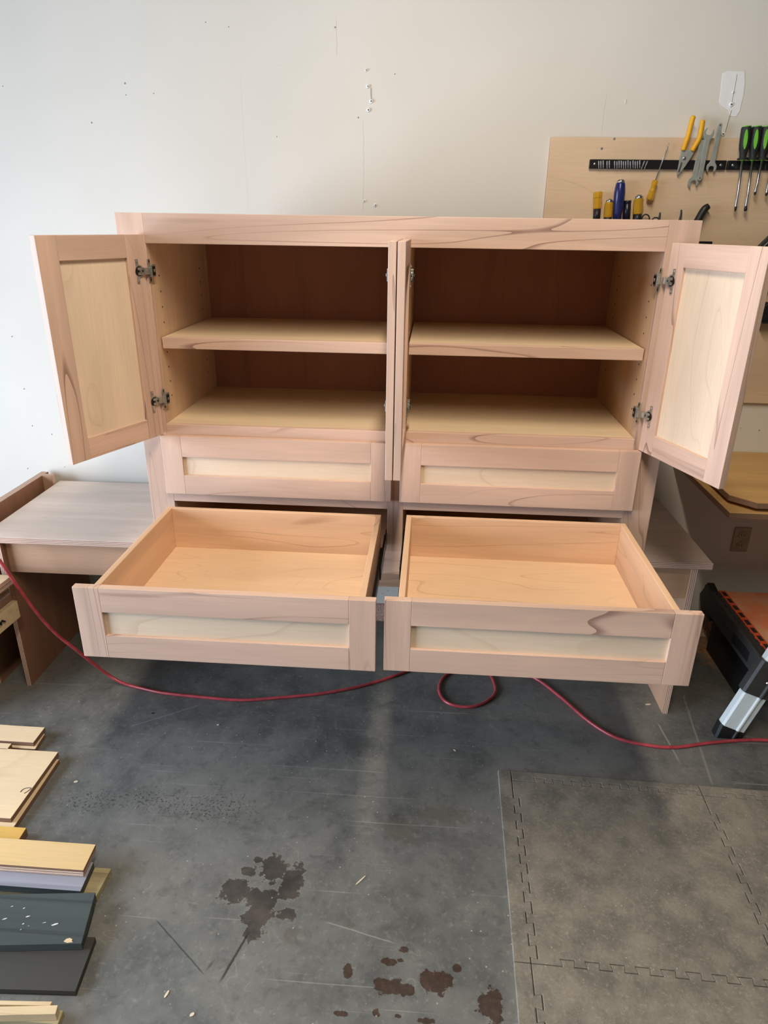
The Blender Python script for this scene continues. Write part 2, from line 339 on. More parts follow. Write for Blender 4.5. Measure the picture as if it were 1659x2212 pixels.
# wall patch with crack, screw anchors, small marks: parts of the wall
def wall_poly(name, pts, y, th, mats, parent=None, bevel=0):
    bm = bmesh.new(); prism(bm, [WL(px, py, y) for px, py in pts], Vector((0, th, 0))); return finish(bm, name, mats, parent, bevel=bevel)
wall_poly('compound_patch', [(1562, 158), (1572, 153), (1592, 154), (1608, 154), (1609, 175), (1606, 205), (1601, 225), (1598, 240), (1590, 252), (1578, 251), (1574, 240), (1560, 230), (1554, 221), (1557, 200), (1559, 178)], .7835, .0015, PATCHM, wb)
def wall_line(name, pts, w, mat, parent): 
    bm = bmesh.new(); tube(bm, smooth_path([WL(px, py, .7832) for px, py in pts], 5), w, 5); return finish(bm, name, mat, parent)
CRACK = plain('crack_grey', lin(150, 142, 128), .9)  # flat grey-beige for cracks and nail marks
wall_line('crack', [(1592, 160), (1588, 185), (1583, 210), (1580, 228)], .0008, CRACK, wb)
wall_line('crack', [(1580, 238), (1573, 262), (1567, 285)], .0009, CRACK, wb)
wall_line('crack', [(801, 190), (801, 204), (802, 218)], .0009, CRACK, wb)
wall_line('crack', [(1352, 215), (1351, 224)], .0012, PATCHM, wb)
for px, py, r in ((795, 187, .0055), (802, 219, .006), (796, 238, .0062), (787, 434, .0045), (811, 443, .005), (791, 152, .004), (1583, 200, .0035), (1579, 226, .007), (1561, 290, .006)):
    p = WL(px, py, .785); bm = bmesh.new()
    lathe(bm, p+Vector((0, -.006, 0)), p+Vector((0, .001, 0)), [(0, r*.55), (.15, r*.95), (.5, r), (1, r*1.25)], 12)
    lathe(bm, p+Vector((0, -.0066, 0)), p+Vector((0, -.0058, 0)), [(0, r*.38), (1, r*.38)], 8, 1)
    finish(bm, 'screw_anchor', [PATCHM, HOLE], wb, smooth=False)
for px, py, r in ((270, 180, .0032), (272, 205, .002), (198, 265, .003), (332, 202, .002), (494, 58, .002), (598, 295, .002), (853, 160, .0022), (774, 254, .003), (444, 48, .002), (724, 59, .003), (6, 186, .002), (26, 727, .003), (52, 840, .003), (70, 920, .003), (112, 938, .003), (838, 1276, .0022), (826, 1282, .0022), (60, 1012, .003), (140, 1009, .002), (1640, 930, .003), (1600, 925, .002)):
    p = WL(px, py, .785); bm = bmesh.new(); lathe(bm, p+Vector((0, -.0012, 0)), p+Vector((0, .001, 0)), [(0, r*.6), (.5, r), (1, r)], 8); finish(bm, 'nail_mark', CRACK, wb)
# wall outlet
oc = WL(1600, 1165, .785); ou = box('outlet', oc.x-.036, oc.x+.036, .779, .785, oc.z-.058, oc.z+.058, OUTLET, wb, bevel=.003)
for dz in (-.024, .024):
    bm = bmesh.new(); lathe(bm, Vector((oc.x, .776, oc.z+dz)), Vector((oc.x, .780, oc.z+dz)), [(0, .015), (1, .017)], 16); finish(bm, 'socket', OUTLET, ou)
    for dx in (-.006, .006): box('slot', oc.x+dx-.0012, oc.x+dx+.0012, .7755, .7765, oc.z+dz-.004, oc.z+dz+.005, HOLE, ou, bevel=0)
# ceiling lights
for i, (lx, ly) in enumerate(((TUBE[0], TUBE[1]), (TUBE[0], -5.2))):
    e = empty('ceiling_light', (lx, ly, TUBE[2])); tag(e, 'long white fluorescent strip fixture hung %s' % ('above the open cabinet' if i == 0 else 'away from the cabinet'), 'light', 'shop strip lights')
    box('housing', -.09, .09, -1.22, 1.22, .03, .09, WHITEM, e)
    for s in (-1, 1):
        bm = bmesh.new(); lathe(bm, (s*.045, -1.2, 0), (s*.045, 1.2, 0), [(0, .014), (1, .014)], 12); finish(bm, 'tube', EMIT, e, smooth=True)
        box('suspension_rod', -.004, .004, s*1.0-.004, s*1.0+.004, .09, zt-TUBE[2], STEEL, e, bevel=0)

# ---------------------------------------------------------------- cabinet
ZB, ZTOP = .664, 1.76
cab = empty('cabinet', (0, 0, ZB)); tag(cab, 'large unfinished maple cabinet with open doors and two drawers pulled out', 'cabinet')
O = Vector((0, 0, -ZB))
def cbox(name, a, b, c, d, e, f, mats, bevel=.0012, parent=cab, edge=None): return box(name, a, b, c, d, e-ZB, f-ZB, mats, parent, bevel, edge)
SW, SR, C0, C1 = .079, 1.515, .776, .826
cbox('stile', 0, SW, 0, .019, ZB, ZTOP, FR[2]); cbox('stile', SR, 1.6, 0, .019, ZB, ZTOP, FR[2])
cbox('rail', SW, SR, 0, .019, 1.681, ZTOP, FR[0]); cbox('rail', SW, SR, 0, .019, ZB, .75, FR[0])
cbox('stile', C0, C1, 0, .019, .75, 1.681, FR[2])
for a, b in ((SW, C0), (C1, SR)):
    cbox('rail', a, b, 0, .019, 1.09, 1.156, FR[0]); cbox('rail', a, b, 0, .019, .898, .95, FR[0])
# carcass panels
DB = .545
cbox('side_panel', SW-.019, SW, .0195, DB, ZB, 1.74, INNER[2]); cbox('side_panel', SR, SR+.019, .0195, DB, ZB, 1.74, INNER[2])
cbox('partition', C0, C0+.018, .0195, DB, .70, 1.70, INNER[2]); cbox('partition', C1-.018, C1, .0195, DB, .70, 1.70, INNER[2])
cbox('back_panel', SW-.019, SR+.019, DB, DB+.012, ZB, 1.74, BACKP)
for a, b in ((SW, C0), (C1, SR)):
    cbox('top_panel', a, b, .0195, DB, 1.702, 1.72, INNER[0])
    cbox('floor_panel', a, b, .0195, DB, 1.137, 1.1555, INNERF[0]); cbox('bottom_panel', a, b, .0195, DB, .70, .718, INNER[0])
    s = cbox('shelf', a+.004, b-.004, .052, DB-.01, 1.396, 1.416, INNERF[0]); box('front_edge', a+.004, b-.004, .034, .052, 1.383-ZB, 1.4165-ZB, FR[0], s)
# shelf pin holes: one small recess disc each, joined
for xs, nx in ((SW, 1), (SR, -1)):
    bm = bmesh.new()
    for k in range(9):
        z = 1.23+k*.045
        if 1.37 < z < 1.43: continue
        for yy in (.075, .45): lathe(bm, (xs+nx*.0003, yy, z-ZB), (xs+nx*.0009, yy, z-ZB), [(0, .0028), (1, .0028)], 8)
    o = finish(bm, 'pin_holes', HOLE, cab); o['kind'] = 'stuff'

def ybox(bm, s, x0, x1, y0, y1, z0, z1, mi=0): bbox(bm, x0, x1, min(s*y0, s*y1), max(s*y0, s*y1), z0, z1, mi)
def hinge(parent, z, s):
    """compact face-frame hinge cup on the door's inner face (s*y is towards the inside), x runs from the hinge edge outwards"""
    bm = bmesh.new()
    P2 = [(.034, -.032), (.034, .032), (.025, .032), (.025, .0175)] + [(.025-.017*math.cos(math.radians(a)), .0175*math.sin(math.radians(a))) for a in range(75, -76, -15)] + [(.025, -.0175), (.025, -.032)]
    prism(bm, [Vector((x, s*.0002, zz)) for x, zz in P2], Vector((0, s*.0024, 0)))
    for zz in (-.026, .026): lathe(bm, (.0295, s*.0025, zz), (.0295, s*.0042, zz), [(0, .0034), (.6, .0034), (1, .002)], 10)
    lathe(bm, (.025, s*.0024, 0), (.025, s*.0030, 0), [(0, .0135), (1, .0135)], 18, 1)
    ybox(bm, s, .010, .031, .003, .0064, -.010, -.003); ybox(bm, s, .010, .031, .003, .0064, .003, .010); ybox(bm, s, .020, .025, .003, .009, -.003, .003)
    ybox(bm, s, -.006, .012, .004, .009, -.0085, .0085)
    return finish(bm, 'hinge', [ZINC, ZDARK], parent, loc=(0, 0, z), bevel=.0006)
def hinge_clip(x, nx, z):
    """clip part of the hinge screwed to the inner edge of the frame stile at x; nx points into the opening"""
    bm = bmesh.new(); s = nx
    def b(u0, u1, v0, v1, w0, w1, mi=0): bbox(bm, min(x+s*u0, x+s*u1), max(x+s*u0, x+s*u1), v0, v1, z-ZB+w0, z-ZB+w1, mi)
    b(.0004, .0026, -.004, .012, -.031, .031); b(.0026, .012, -.004, .024, -.017, .017); b(.012, .0135, .000, .020, -.012, .012, 1)
    b(.0026, .009, -.010, -.004, -.010, .010); b(.0135, .0155, .004, .012, -.004, .004)
    for w in (-.025, .025): lathe(bm, (x+s*.0026, .004, z-ZB+w), (x+s*.0044, .004, z-ZB+w), [(0, .0036), (1, .0026)], 10, 1)
    return finish(bm, 'hinge_clip', [ZINC, ZDARK], cab, bevel=.0008)
BOTT = wood('drawer_bottom_ply', lin(228, 194, 156), lin(176, 130, 92), 0, .4, 9., .12, across=4., along=1.3, tone=.08)
DZ0, DZ1, ST, TH = 1.126, 1.704, .060, .019
def door(hx, hy, d, n, w):
    """d: direction of the opened door from its hinge edge; n: the way its inner face looks"""
    s = 1 if d[0]*n[1]-d[1]*n[0] > 0 else -1
    H = DZ1-DZ0; Y = lambda a, b: (min(-s*a, -s*b), max(-s*a, -s*b))
    o = box('door', ST-.008, w-ST+.008, *Y(.0085, .0135), ST-.008, H-ST+.008, PANEL[2], cab, 0)
    box('stile', 0, ST, *Y(0, TH), 0, H, FR[2], o); box('stile', w-ST, w, *Y(0, TH), 0, H, FR[2], o)
    box('rail', ST, w-ST, *Y(0, TH), 0, ST, FR[0], o); box('rail', ST, w-ST, *Y(0, TH), H-ST, H, FR[0], o)
    for z in (1.235, 1.608): hinge(o, z-DZ0, s)
    ang = math.atan2(d[1], d[0]); o.location = (hx, hy, DZ0-ZB); o.rotation_euler.z = ang
    return o
aL, aR = 1.97, 1.912
door(.073, -.010, (math.cos(aL), -math.sin(aL)), (math.sin(aL), math.cos(aL)), .342)
door(1.527, -.010, (-math.cos(aR), -math.sin(aR)), (-math.sin(aR), math.cos(aR)), .342)
door(.7885, -.012, (0, -1), (-1, 0), .343)
door(.8292, -.012, (0, -1), (1, 0), .343)
for z in (1.235, 1.608):
    hinge_clip(SW, 1, z); hinge_clip(C0, -1, z); hinge_clip(C1, 1, z); hinge_clip(SR, -1, z)

def drawer(xa, xb, z0, z1, yf, bx0, bx1, pulled):
    """front outer face at local y=0, box runs towards +y"""
    L = .555; bz0, bz1 = z0+.012, z1-.018
    d = box('drawer', bx0+.006, bx1-.006, .02, L-.006, bz0+.026, bz0+.033, BOTT, cab, 0)
    d.location = (0, yf, -ZB)
    R = .064
    box('front_stile', xa, xa+R, 0, TH, z0, z1, FR[2], d); box('front_stile', xb-R, xb, 0, TH, z0, z1, FR[2], d)
    box('front_rail', xa+R, xb-R, 0, TH, z1-R-.003, z1, FR[0], d); box('front_rail', xa+R, xb-R, 0, TH, z0, z0+R, FR[0], d)
    box('front_panel', xa+R-.006, xb-R+.006, .0085, .0145, z0+R-.006, z1-R+.003, PANEL[0], d, 0)
    box('side', bx0, bx0+.016, TH+.0005, L, bz0, bz1, BOXW[1], d); box('side', bx1-.016, bx1, TH+.0005, L, bz0, bz1, BOXW[1], d)
    box('back', bx0+.016, bx1-.016, L-.016, L, bz0, bz1, BOXW[0], d)
    box('box_front', bx0+.016, bx1-.016, TH+.0005, TH+.013, bz0, bz1, BOXW[0], d)
    for s, x in ((-1, bx0), (1, bx1)):
        bm = bmesh.new(); u = lambda a, b: (min(x+s*a, x+s*b), max(x+s*a, x+s*b)); zc = z0+.055
        if pulled:
            bbox(bm, *u(.0004, .005), .025, L-.02, zc-.020, zc+.020); bbox(bm, *u(.005, .0085), .22, L+.09, zc-.015, zc+.015); bbox(bm, *u(.0085, .0120), .40, L+.12, zc-.021, zc+.021)
            for dz in (-.019, .019): bbox(bm, *u(.0004, .008), .025, L-.02, zc+dz-.0015, zc+dz+.0015)
            bbox(bm, *u(.004, .010), .20, .22, zc-.016, zc+.016)
        else: bbox(bm, *u(.0004, .0115), .025, .53, zc-.021, zc+.021)
        finish(bm, 'drawer_slide', SLIDE, d, bevel=.0006)
    return d
drawer(.064, .787, .931, 1.123, -.0195, .093, .762, False); drawer(.814, 1.536, .931, 1.123, -.0195, .840, 1.501, False)
drawer(.064, .7905, .738, .934, -.645, .093, .762, True); drawer(.8095, 1.536, .738, .934, -.638, .840, 1.501, True)

# ---------------------------------------------------------------- bench under the cabinet
BR = .012
PLY_SHADE = wood('painted_shade_ply', lin(146, 104, 78), lin(92, 60, 44), 2, .25, 6., .4, across=6., tone=.15, rough=.7)  # darker copy of the brown ply, shade beside the leg painted into its colour
bench = empty('bench', (.6, .165, 0), BR); tag(bench, 'long low plywood bench carrying the maple cabinet along the wall', 'bench')
bX0, bX1, BD = -1.331, 1.307, .60
ZT = ZB-.0005
box('bench_top', bX0, bX1, 0, BD, ZT-.024, ZT, [BENCH[0], PEDGE[2]], bench, .001, edge=2)
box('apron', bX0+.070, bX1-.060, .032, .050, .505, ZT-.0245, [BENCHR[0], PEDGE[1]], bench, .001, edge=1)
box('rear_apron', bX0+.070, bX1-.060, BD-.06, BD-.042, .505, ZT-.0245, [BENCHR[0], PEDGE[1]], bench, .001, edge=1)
box('leg_panel', bX0+.050, bX0+.0695, .004, BD-.02, 0, ZT-.0245, [PLY_SHADE, PEDGE[0]], bench, .001, edge=0)
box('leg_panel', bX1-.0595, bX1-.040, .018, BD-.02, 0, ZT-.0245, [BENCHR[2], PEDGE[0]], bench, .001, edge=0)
# open plywood frame standing against the bench end
lip = empty('plywood_crate', (-.79, .45, 0)); tag(lip, 'open plywood frame with a raised rim beside the end of the bench', 'crate')
box('side_board', -.033, -.001, -.29, .31, 0, .700, [PLY_SHADE, PEDGE[0]], lip, .001, edge=0)  # faces take the same painted-in shade as the left leg
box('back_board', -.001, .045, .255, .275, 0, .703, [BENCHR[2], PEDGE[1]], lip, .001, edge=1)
# ---------------------------------------------------------------- boards and offcuts on the left
def board(name, label, cat, pts, ztop, th, mats, group=None, flare=0, sidemat=1, skew=0):
    """pts: right end in the photograph, far corner then near corner, on the board's top plane; the board runs left out of the frame"""
    far, near = G(*pts[0], ztop), G(*pts[1], ztop)
    e = (near-far); L = pts[2] if len(pts) > 2 else .45
    dirx = Vector((-1, skew, 0)).normalized()
    org = near.copy(); org.z = ztop-th
    Pm = [near-org, far-org, far+dirx*L-org, near+dirx*L-org]
    bm = bmesh.new(); prism(bm, [Vector((p.x, p.y, 0)) for p in Pm], Vector((0, 0, th)), mi=0, mi_side=1)
    o = finish(bm, name, mats, None, bevel=.001, loc=org); tag(o, label, cat, group); return o
A = 'plywood offcuts on the floor'
# rear pile
board('plywood_offcut', 'lowest pale plywood strip under the rear pile of offcuts', 'plywood', ((20, 1566), (14, 1580), .3), .018, .018, [OFFCUT[0], PEDGE_D[2]], A)
board('plywood_offcut', 'pale plywood piece below the narrow strip of the rear pile', 'plywood', ((97, 1585), (76, 1618), .4), .018, .0175, [OFFCUT[0], PEDGE_D[2]], A)
board('plywood_offcut', 'narrow pale plywood strip topping the rear pile', 'plywood', ((97, 1571), (72, 1604), .4), .036, .0175, [OFFCUT[0], PEDGE_D[2]], A)
board('plywood_offcut', 'small pale plywood piece between the strip and the wide panel', 'plywood', ((25, 1606), (15, 1619)), .036, .036, [OFFCUT[0], PEDGE_D[2]], A)
board('plywood_sheet', 'lower of the two wide pale plywood panels lying stacked', 'plywood', ((128, 1640), (26, 1792)), .018, .0175, [OFFCUT[0], PEDGE_D[2]], A)
board('plywood_sheet', 'wide pale plywood panel with a dark knot, uppermost of two', 'plywood', ((126, 1624), (23, 1768)), .036, .0175, [OFFCUT[0], PEDGE_D[2]], A)
board('plywood_offcut', 'yellowish plywood block beside the wide plywood panel', 'plywood', ((57, 1788), (36, 1821)), .030, .030, [OFFCUT[2], PEDGE_D[2]], A)
# pile with the weathered boards
board('lumber', 'greenish treated lumber end sticking out under the grey board', 'lumber', ((240, 1876), (208, 1936), .6), .022, .022, [TREAT, TREAT])
board('weathered_board', 'weathered grey board under the yellow plywood strip', 'board', ((202, 1862), (174, 1925)), .046, .0235, [GREYW, DARKW])
bz = .047
for k, (lab, c) in enumerate((('thin plywood strip directly on the weathered grey board', 0), ('middle plywood strip of the stack on the grey board', 0), ('yellow plywood strip topping the stack on the grey board', 1))):
    board('plywood_strip', lab, 'plywood', ((207, 1824+(2-k)*5), (180, 1880+(2-k)*5)), bz+.009*(k+1), .0086, [OFFCUT[c], PEDGE[2] if k < 2 else PEDGE_D[2]], 'plywood strips')
b1 = board('dark_board', 'dark stained board with paint flecks and a chipped edge', 'board', ((206, 1928), (176, 2038)), .044, .024, [DARKW, DARKW], 'dark boards', skew=-.10)
b2 = board('dark_board', 'dark brown stained board lying flat below the chipped one', 'board', ((206, 2024), (163, 2141)), .019, .019, [DARKW2, DARKW2], 'dark boards', skew=-.05)
sp = empty('spacer_block', (-.35, -.80, 0)); tag(sp, 'short dark wood block under the chipped dark board', 'block'); box('block', -.05, .05, -.05, .04, 0, .0195, DARKW, sp)
for (px, py, a, b) in ((10, 1985, .008, .0022), (60, 1980, .006, .003), (119, 1997, .009, .003), (50, 1996, .003, .002), (26, 1958, .004, .0012), (96, 1993, .005, .0012), (45, 2008, .002, .002), (62, 2000, .002, .001), (52, 1962, .003, .002)):
    p = G(px, py, .0443); bm = bmesh.new()
    prism(bm, [p-b1.location+Vector((a*math.cos(t)*random.uniform(.6, 1), b*math.sin(t)*random.uniform(.4, 1)+.35*a*math.cos(t), 0)) for t in [k*math.pi/5 for k in range(10)]], Vector((0, 0, .0006))); finish(bm, 'paint_fleck', PAINTW, b1)
p = G(148, 2032, .0443); bm = bmesh.new()
prism(bm, [p-b1.location+Vector((.016*math.cos(t)*random.uniform(.5, 1), .007*math.sin(t)*random.uniform(.5, 1), 0)) for t in [k*math.pi/6 for k in range(12)]], Vector((0, 0, .0006))); finish(bm, 'bare_wood_chip', PINE, b1)
kn = G(55, 1710, .0362); wide = [o for o in bpy.data.objects if o.get('label', '').startswith('wide pale')][0]
bm = bmesh.new(); tube(bm, smooth_path([G(a, b, .0363)-wide.location for a, b in ((44, 1711), (50, 1705), (60, 1702), (67, 1703), (60, 1709), (52, 1714))], 4), .0012, 5); finish(bm, 'knot', HOLE, wide)
# sticks at the bottom of the frame
board('pine_stick', 'rough sawn pine stick behind the two lighter ones', 'stick', ((113, 2163), (108, 2172), .6), .036, .0155, [PINE, PINE], 'pine sticks', skew=-.06)
board('pine_stick', 'smooth pale pine stick with a rounded end', 'stick', ((125, 2171), (120, 2190), .6), .045, .0245, [PINE, PINE], 'pine sticks', skew=-.10)
board('pine_stick', 'lumber stub poking out under the pale pine sticks', 'stick', ((137, 2182), (125, 2212), .5), .020, .020, [TREAT, TREAT], 'pine sticks')
# stack of lumber at the left edge, on a dark box
sb = empty('plywood_stand', (-1.025, .10, 0)); tag(sb, 'dark reddish plywood stand under the lumber stack beside the bench', 'stand')
RED = wood('reddish_ply', lin(120, 78, 62), lin(70, 44, 36), 2, .2, 6., .3)
box('side', .17, .19, -.20, .40, 0, .345, RED, sb); box('side', -.20, -.18, -.20, .40, 0, .345, RED, sb); box('top', -.20, .19, -.20, .40, .3455, .36, RED, sb)
zc = .361
for k, (th, rx, lab, mt, ed) in enumerate(((.070, -.605, 'stamped yellow lumber at the bottom of the stack', TREAT, PINE), (.030, -.624, 'thick board just above the stamped lumber', GREYW, PEDGE_D[2]), (.020, -.626, 'third board up in the lumber stack', PINE, PEDGE_D[2]), (.018, -.628, 'fourth board up in the lumber stack', PINE, PEDGE_D[2]), (.018, -.606, 'plywood board under the top one of the lumber stack', OFFCUT[0], PEDGE[2]), (.018, -.602, 'pale plywood board topping the lumber stack', OFFCUT[0], PEDGE[2]))):
    bm = bmesh.new(); prism(bm, [Vector(q) for q in ((0, .10, 0), (-.5, .10, 0), (-.5, -.16, 0), (-.015, -.16, 0))], Vector((0, 0, th)), mi_side=1)
    o = finish(bm, 'lumber', [mt, ed], None, bevel=.0012, loc=(rx, .0, zc)); tag(o, lab, 'lumber', 'stack beside the bench leg'); zc += th+.0004
    if k == 0:
        bm = bmesh.new()
        prism(bm, [Vector((.0002, y, z)) for y, z in ((-.03, .045), (-.01, .030), (-.01, .045), (.012, .030), (.012, .036), (-.004, .050))], Vector((.0012, 0, 0)))
        finish(bm, 'ink_stamp', NAVY, o)

# ---------------------------------------------------------------- red cord
def floorpt(px, py): p = G(px, py); return Vector((p.x, p.y, .0062))
R_ = .0062
pts = [WL(-90, 1120, .05), WL(-40, 1165, .05), WL(0, 1212, .05), WL(40, 1270, .06), WL(80, 1325, .07), WL(120, 1368, .09), WL(160, 1400, .11), WL(200, 1432, .155), WL(230, 1455, .185), WL(262, 1474, .185)]
pts += [floorpt(*q) for q in ((300, 1488), (350, 1499), (430, 1508), (520, 1515), (600, 1510), (700, 1500), (790, 1482), (870, 1456), (960, 1420), (1040, 1440), (1070, 1490), (1050, 1518), (1010, 1530), (965, 1520), (948, 1492), (962, 1462), (1010, 1440), (1080, 1445), (1150, 1465), (1210, 1508), (1270, 1560), (1330, 1596), (1400, 1613), (1460, 1617), (1530, 1608), (1600, 1602), (1660, 1602), (1760, 1610))]
for i, p in enumerate(pts):
    if p.z < R_: p.z = R_
pp = smooth_path(pts, 8)
for p in pp: p.z = max(p.z, R_)
# lift the second turn of the loop over the first one where they cross
for i in range(8*22+2, 8*26): 
    for j in range(8*13, 8*20):
        if (Vector((pp[i].x, pp[i].y))-Vector((pp[j].x, pp[j].y))).length < .028: pp[i].z = max(pp[i].z, R_*3.05)
bm = bmesh.new(); tube(bm, pp, R_, 10)
tag(finish(bm, 'air_hose', CORD, None, smooth=True), 'thin red hose looping over the floor below the drawers', 'hose')

# ---------------------------------------------------------------- foam mat
MT = .012
matroot = empty('foam_mat', (1.182, -.167, 0), -.024); tag(matroot, 'grey interlocking foam floor mat with jigsaw edges', 'mat')
def jig(p0, p1, n, amp, gap):
    """jigsaw edge from p0 to p1, dovetail teeth to the left of travel; gap shifts it to the left"""
    p0, p1 = Vector(p0), Vector(p1); d = (p1-p0); L = d.length; d /= L; nn = Vector((-d.y, d.x)); out = []; q = L/n
    for i in range(n):
        s = i*q
        if i == 0: continue
        for t, a in ((.27, 0), (.20, 1), (.80, 1), (.73, 0)):
            out.append(p0+d*(s+t*q)+nn*(a*amp+gap))
    return out
TS, BW, AMP, N = .625, .044, .018, 10
def piece(name, poly):
    bm = bmesh.new(); prism(bm, [Vector((p.x, p.y, 0)) for p in poly], Vector((0, 0, MT))); return finish(bm, name, FOAM, matroot, bevel=.0022)
def line2(*p): return [Vector(q) for q in p]
g = .0009
def tile(ix, iy):
    a, b = BW+ix*TS, BW+(ix+1)*TS; t, u = -(BW+iy*TS), -(BW+(iy+1)*TS)
    P = line2((a, t)) ; P += [Vector((p.x, p.y)) for p in reversed(jig((b, t), (a, t), N, AMP, g))]
    P = []
    # counter-clockwise: left edge down, bottom, right up, top back
    P += [Vector((a+g, t-g))] + jig((a, t), (a, u), N, AMP, g) + [Vector((a+g, u+g))] + jig((a, u), (b, u), N, AMP, g) + [Vector((b-g, u+g))]
    P += [p for p in reversed(jig((b, t), (b, u), N, AMP, -g))] + [Vector((b-g, t-g))] + [p for p in reversed(jig((a, t), (b, t), N, AMP, -g))]
    return piece('mat_tile', P)
for ix in (0, 1):
    for iy in (0, 1): tile(ix, iy)
for iy in (0, 1):
    t, u = -(BW+iy*TS), -(BW+(iy+1)*TS); tt = 0 if iy == 0 else t-g
    P = line2((0, tt), (0, u+g), (BW-g, u+g)) + [p for p in reversed(jig((BW, t), (BW, u), N, AMP, -g))] + ([Vector((BW-g, t-g)), Vector((BW-g, 0))] if iy == 0 else [Vector((BW-g, tt))])
    piece('border_strip', P)
for ix in (0, 1):
    a, b = BW+ix*TS, BW+(ix+1)*TS
    P = line2((a+g, 0), (a+g, -BW+g)) + jig((a, -BW), (b, -BW), N, AMP, g) + line2((b-g, -BW+g), (b-g, 0))
    piece('border_strip', P)

# ---------------------------------------------------------------- tool board and tools
BY = .767
tb = box('tool_board', 0, 1.5, BY-.785, -.0004, 0, .934, [TOOLB, PEDGE[1]], None, .001, edge=1); tb.location = (1.291, .785, 1.10); tag(tb, 'plywood tool board screwed to the wall behind the cabinet', 'board')
for px, py in ((1300, 321), (1327, 300)):
    p = WL(px, py, BY); bm = bmesh.new(); lathe(bm, p-tb.location+Vector((0, -.001, 0)), p-tb.location+Vector((0, .0005, 0)), [(0, .004), (1, .005)], 10); finish(bm, 'screw', ZINC, tb)
def bar(pa, pb, hpx, lab):
    a, b = WL(*pa, BY), WL(*pb, BY); h = .015
    e = empty('magnetic_bar', ((a.x+b.x)/2, BY, (a.z+b.z)/2)); tag(e, lab, 'magnetic bar', 'magnetic tool bars'); w = (b.x-a.x)/2
    box('rail', -w, w, -.013, -.0004, -h, h, BLACKM, e, .002)
    for s in (-1, 1):
        bm = bmesh.new(); lathe(bm, (s*(w-.018), -.0146, 0), (s*(w-.018), -.0128, 0), [(0, .003), (.6, .0045), (1, .0048)], 10); finish(bm, 'screw', STEEL, e, smooth=True)
    return e
bar((1272, 356), (1566, 356), 17, 'black magnetic bar holding driver bits, pliers and wrenches')
bar((1569, 357), (1790, 360), 17, 'black magnetic bar holding the green and black screwdrivers')
bar((1250, 530), (1536, 527), 17, 'lower black magnetic bar half hidden behind the cabinet top')
Yb = BY-.0134
# driver bits
us = [320, 343, 368, 410, 435, 492, 518, 541, 565, 588, 612, 638, 663, 692, 716, 740, 765, 800, 832]
for i, u in enumerate(us):
    px = 1230+u/5.027; tilt = 3.5 if u > 780 else 0; dy = random.uniform(-1, 1.2)+(2 if i in (12,) else 0)
    a, b = WL(px+tilt, 347+dy, Yb-.0034), WL(px-tilt, 364.5+dy*.6, Yb-.0034)
    bm = bmesh.new(); lathe(bm, a-a, b-a, [(0, .0022), (.03, .0027), (.55, .0027), (.6, .0018), (.88, .0018), (1, .0008)], 6)
    o = finish(bm, 'driver_bit', BITM, None, loc=a); tag(o, 'short steel driver bit, %s' % ('leaning at the end of the row on the magnetic bar' if tilt else 'upright on the magnetic bar'), 'driver bit', 'driver bits on the magnetic bar' if not tilt else 'leaning driver bits')
def rel(name, parts, label, cat, origin, group=None):
    e = empty(name, origin); tag(e, label, cat, group)
    for nm, bm, mt, sm, bv in parts:
        bmesh.ops.translate(bm, verts=bm.verts, vec=-Vector(origin)); finish(bm, nm, mt, e, smooth=sm, bevel=bv)
    return e
def poly_on(pts, y, th):
    bm = bmesh.new(); prism(bm, [WL(px, py, y) for px, py in pts], Vector((0, -th, 0))); return bm
def tube_on(pts, y, r, seg=10):
    bm = bmesh.new(); tube(bm, smooth_path([WL(px, py, y) for px, py in pts], 6), r, seg); return bm
# wire stripper
h = poly_on([(1471.5, 321), (1480, 318), (1486, 326), (1492, 322), (1499, 329), (1489, 345), (1479, 360), (1468, 374), (1464, 377), (1462, 373), (1466, 352)], Yb, .006)
pv = bmesh.new(); c0 = WL(1478, 342, Yb-.006); lathe(pv, c0+Vector((0, -.003, 0)), c0+Vector((0, .001, 0)), [(0, .004), (.4, .006), (1, .006)], 12)
tip = poly_on([(1474, 352), (1471, 350), (1464, 371), (1468, 372)], Yb-.0062, .001)
rel('wire_stripper', [('jaws', h, WRENCH, False, .0008), ('pivot', pv, STEEL, True, 0), ('tooth_plate', tip, STEEL, False, 0),
    ('grip', tube_on([(1498, 250), (1493, 268), (1487, 292), (1480, 312), (1476, 325)], Yb-.006, lambda t: .0088-.001*t if .03 < t else .006), YELLOW, True, 0),
    ('grip', tube_on([(1518, 259), (1515, 280), (1510, 300), (1501, 316), (1495, 326)], Yb-.006, lambda t: .0088-.001*t if .03 < t else .006), YELLOW, True, 0)],
    'yellow handled wire stripper hanging open on the magnetic bar', 'pliers', WL(1490, 356, Yb))
